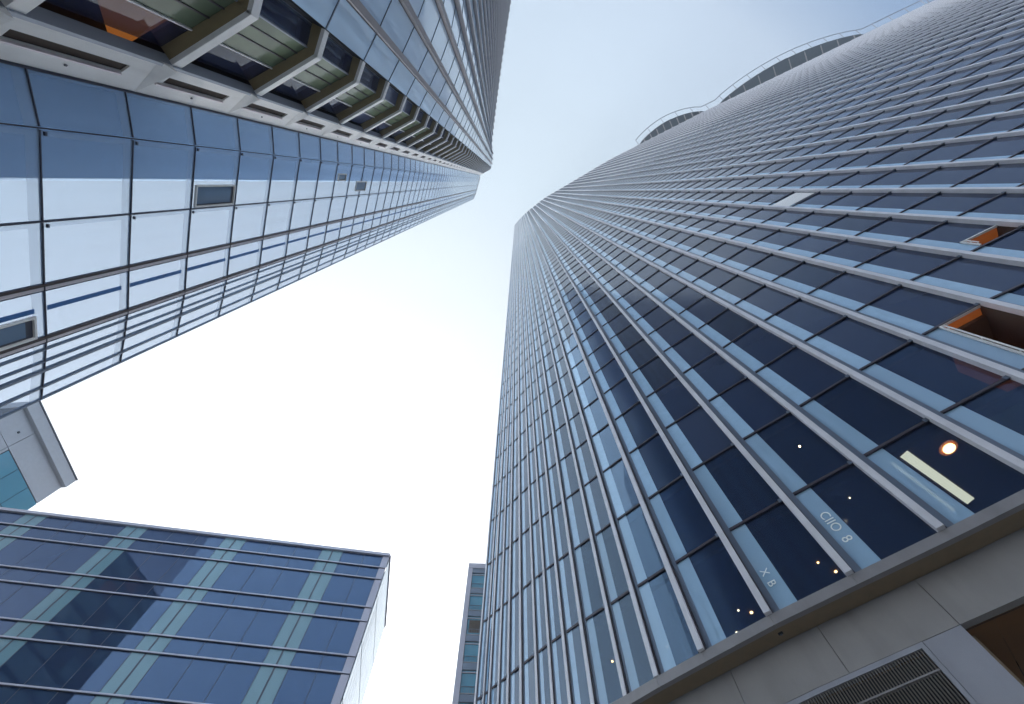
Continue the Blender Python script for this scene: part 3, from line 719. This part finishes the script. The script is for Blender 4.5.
for a, b, mt_ in cols:
    g = Geo(); tt = .055 if mt_ == 'blteal' and cols[max(0, cols.index((a, b, mt_)) - 1)][2] == 'blteal' else .022
    g.pbox(fb, a - tt, a + tt, -.04, .012, GB, HB - .3, 'dark'); bp.put('mullion', g)
for z in zf:
    for zz in (z, z - 1.2):
        g = Geo(); g.pbox(fb, 0.0, BLEN, .02, .13, zz - .045, zz + .045, 'blstrip'); g.pbox(fb, .0, BLEN, .013, .10, zz - .075, zz - .047, 'dark'); bp.put('horizontal_strip', g)
g = Geo(); g.pbox(fb, -.02, BLEN, -.3, .2, HB - .27, HB, 'blstrip'); bp.put('parapet', g)
g = Geo(); g.pbox(fb, .003, .53, -.1, .06, GB, HB - .28, 'blstrip'); bp.put('corner_post', g)
g = Geo(); g.pbox(fb, .3, BLEN - .1, -8.5, -.06, GB, HB - .3, 'core'); link('core', g, bl)
fs, _ = frame(BC, (BC[0] - BN[0] * 30, BC[1] - BN[1] * 30), (20, 20))
ns = fs[2]
n = 10
for kk in range(n):
    for k, z in enumerate([HB - .3 - FLR * q for q in range(9)]):
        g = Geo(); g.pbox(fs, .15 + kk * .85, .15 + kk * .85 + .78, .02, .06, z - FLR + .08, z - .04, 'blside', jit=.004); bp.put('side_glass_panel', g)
g = Geo(); g.pbox(fs, .0, 8.6, -.2, .12, HB - .26, HB - .02, 'blstrip'); bp.put('side_parapet', g)
bp.flush()

# ================================================================== CLAD BUILDING behind, far left
sb = thing('grey_clad_building', 'pale grey clad building with teal corner window behind the indigo block', 'building', (-55, 28, 0))
A = (-51.9, 22.7); B_ = (-51.0, 33.0)
fa, LA = frame(A, B_)
g = Geo(); g.pbox(fa, 0, LA, -12, 0, 43.6, 45, 'sbwall'); link('parapet', g, sb)
g = Geo(); g.pbox(fa, 0, LA + .03, .001, .08, 44.9, 45.05, 'dark'); link('coping', g, sb)
zr = [43.3, 40.75, 37.0, 33, 29, 25]
uu = [0.05, 3.2, LA - .02]
wa = LA - 6.85
g = Geo(); g.pbox(fa, .05, LA - .1, -12, -.62, GB, 43.59, 'core'); link('core', g, sb)
for a, b in zip(zr, zr[1:]):
    for c, d in zip(uu, uu[1:]):
        if b < 40.7 and d > wa: 
            if c < wa: d = wa
            else: continue
        g = Geo(); g.pbox(fa, c + .03, d - .03, -.6, -.5, b + .03, a - .03 if a < 43 else 43.58, 'sbwall'); link('cladding_panel', g, sb)
wz = [40.7, 37.9, 35.1, 32.3, 29.5, 26.7]
g = Geo(); g.pbox(fa, wa + .05, LA, -.61, -.56, 26.6, 40.72, 'dark'); wo = link('corner_window', g, sb)
for a, b in zip(wz, wz[1:]):
    for c, d in ((wa + .08, wa + 2.3), (wa + 2.36, wa + 4.6), (wa + 4.66, LA - .04)):
        g = Geo(); g.pbox(fa, c, d, -.55, -.5, b + .04, a - .04, 'sbglass', jit=.01); link('pane', g, wo)
g = Geo(); g.pbox(fa, 2.2, 2.4, -.499, -.42, 42.1, 42.3, 'dark'); link('wall_fixing', g, sb)

# ================================================================== SLIM BUILDING behind the right tower
bb = thing('slim_grey_building', 'slim grey building with stacked teal windows, half hidden behind the curved tower', 'building', (0, 62, 0))
HBB = 60.0
fc = ((-6.85, 59.8), (1.0, .03), (.03, -1.0))
g = Geo(); g.pbox(fc, .1, 14, -14, -.35, GB, HBB - .02, 'core'); link('core', g, bb)
g = Geo(); g.pbox(fc, 0, 14, -.6, .1, HBB - 1.0, HBB, 'blstrip'); link('parapet', g, bb)
g = Geo(); g.pbox(fc, 0, .75, -.34, .04, GB, HBB - 1.01, 'blstrip'); link('corner_pier', g, bb)
z = HBB - 1.0
k = 0
while z > 10:
    for c in range(3):
        u0 = .78 + c * 2.9
        if c: g = Geo(); g.pbox(fc, u0 - .48, u0 - .03, -.34, .03, z - 3.98, z, 'blstrip'); link('pier', g, bb)
        g = Geo(); g.pbox(fc, u0, u0 + 2.36, -.34, -.02, z - .9, z - .02, 'frame'); link('spandrel', g, bb)
        g = Geo(); g.pbox(fc, u0 + .02, u0 + 2.34, -.3, -.2, z - 3.9, z - .95, 'sbglass'); wn = link('window', g, bb)
        g = Geo(); g.pbox(fc, u0, u0 + 2.36, -.199, -.05, z - 1.3, z - 1.2, 'blstrip'); g.pbox(fc, u0, u0 + 2.36, -.199, -.02, z - 3.97, z - 3.85, 'trim'); link('frame', g, wn)
        g = Geo()
        for q in range(7): g.pbox(fc, u0 + .1 + q * .33, u0 + .14 + q * .33, -.19, -.15, z - 3.84, z - 3.0, 'rail')
        g.pbox(fc, u0, u0 + 2.34, -.14, -.1, z - 3.03, z - 2.97, 'rail'); link('guard_rail', g, wn)
        if k == 2:
            g = Geo(); g.pbox(fc, u0 + .3, u0 + 1.9, -.19, -.18, z - 3.5, z - 1.5, 'room'); link('room_wall', g, wn)
    z -= 4.0; k += 1
# ================================================================== BUILDING BEHIND THE CAMERA, mirrored by the office block
db = thing('dark_glass_building', 'dark glass building behind the viewer, mirrored as a pointed shape in the indigo block', 'building', (-60, -60, 0))
def unproj(u, v, h):
    x, y = (u - 512) / FOC, (352 - v) / FOC
    d = CR * x + CU * y + F0; return (d.x / d.z * h, d.y / d.z * h)
def mirror(p):
    q = (p[0] - BC[0]) * BN[0] + (p[1] - BC[1]) * BN[1]; return (p[0] - 2 * q * BN[0], p[1] - 2 * q * BN[1])
def dark_block(c, r_, l_, h, nm):
    C, Rr, Ll = mirror(unproj(*c, h)), mirror(unproj(*r_, h)), mirror(unproj(*l_, h))
    far = (Rr[0] + Ll[0] - C[0], Rr[1] + Ll[1] - C[1])
    g = Geo(); g.prism([C, Rr, far, Ll], GB, h, 'dbwall'); body = link(nm, g, db)
    for p, q in ((C, Rr), (C, Ll)):
        f, L = frame(p, q, (C[0] * 2 - far[0], C[1] * 2 - far[1]))
        z = h - 1.0
        while z > 6:
            u = 1.0
            while u < L - 3:
                g = Geo(); g.pbox(f, u, u + 2.8, -.1, .05, z - 3, z, random.choice(['dbglass', 'dbglass', 'dbglass', 'dbglass', 'dbglass2', 'room', 'dbbrown'])); dbp.put('window', g); u += 3.0
            z -= 4.0
    return C, Rr, Ll
M['dbwall'] = pbr('dark_metal_wall', (.05, .06, .07), .5); M['dbglass'] = pbr('dark_teal_glass', (.20, .32, .33), .08, 0, 1.5); M['dbglass2'] = pbr('teal_panel', (.30, .42, .40), .3); M['dbbrown'] = pbr('brown_panel', (.40, .17, .09), .6)
dbp = Parts(db)
print('DB', dark_block((121, 543), (183, 632), (0, 641), 75.0, 'wall'))
print('DB', dark_block((184, 628), (232, 683), (150, 650), 60.0, 'wall'))
dbp.flush()

if HAZE_ON:
    hb_ = Geo(); hb_.prism([(-400, -400), (400, -400), (400, 400), (-400, 400)], -EYE - 1.5, 330, 'haze')
    ho = link('haze', hb_); ho['kind'] = 'stuff'
for o in bpy.data.objects:
    if 'base' in o: del o['base']
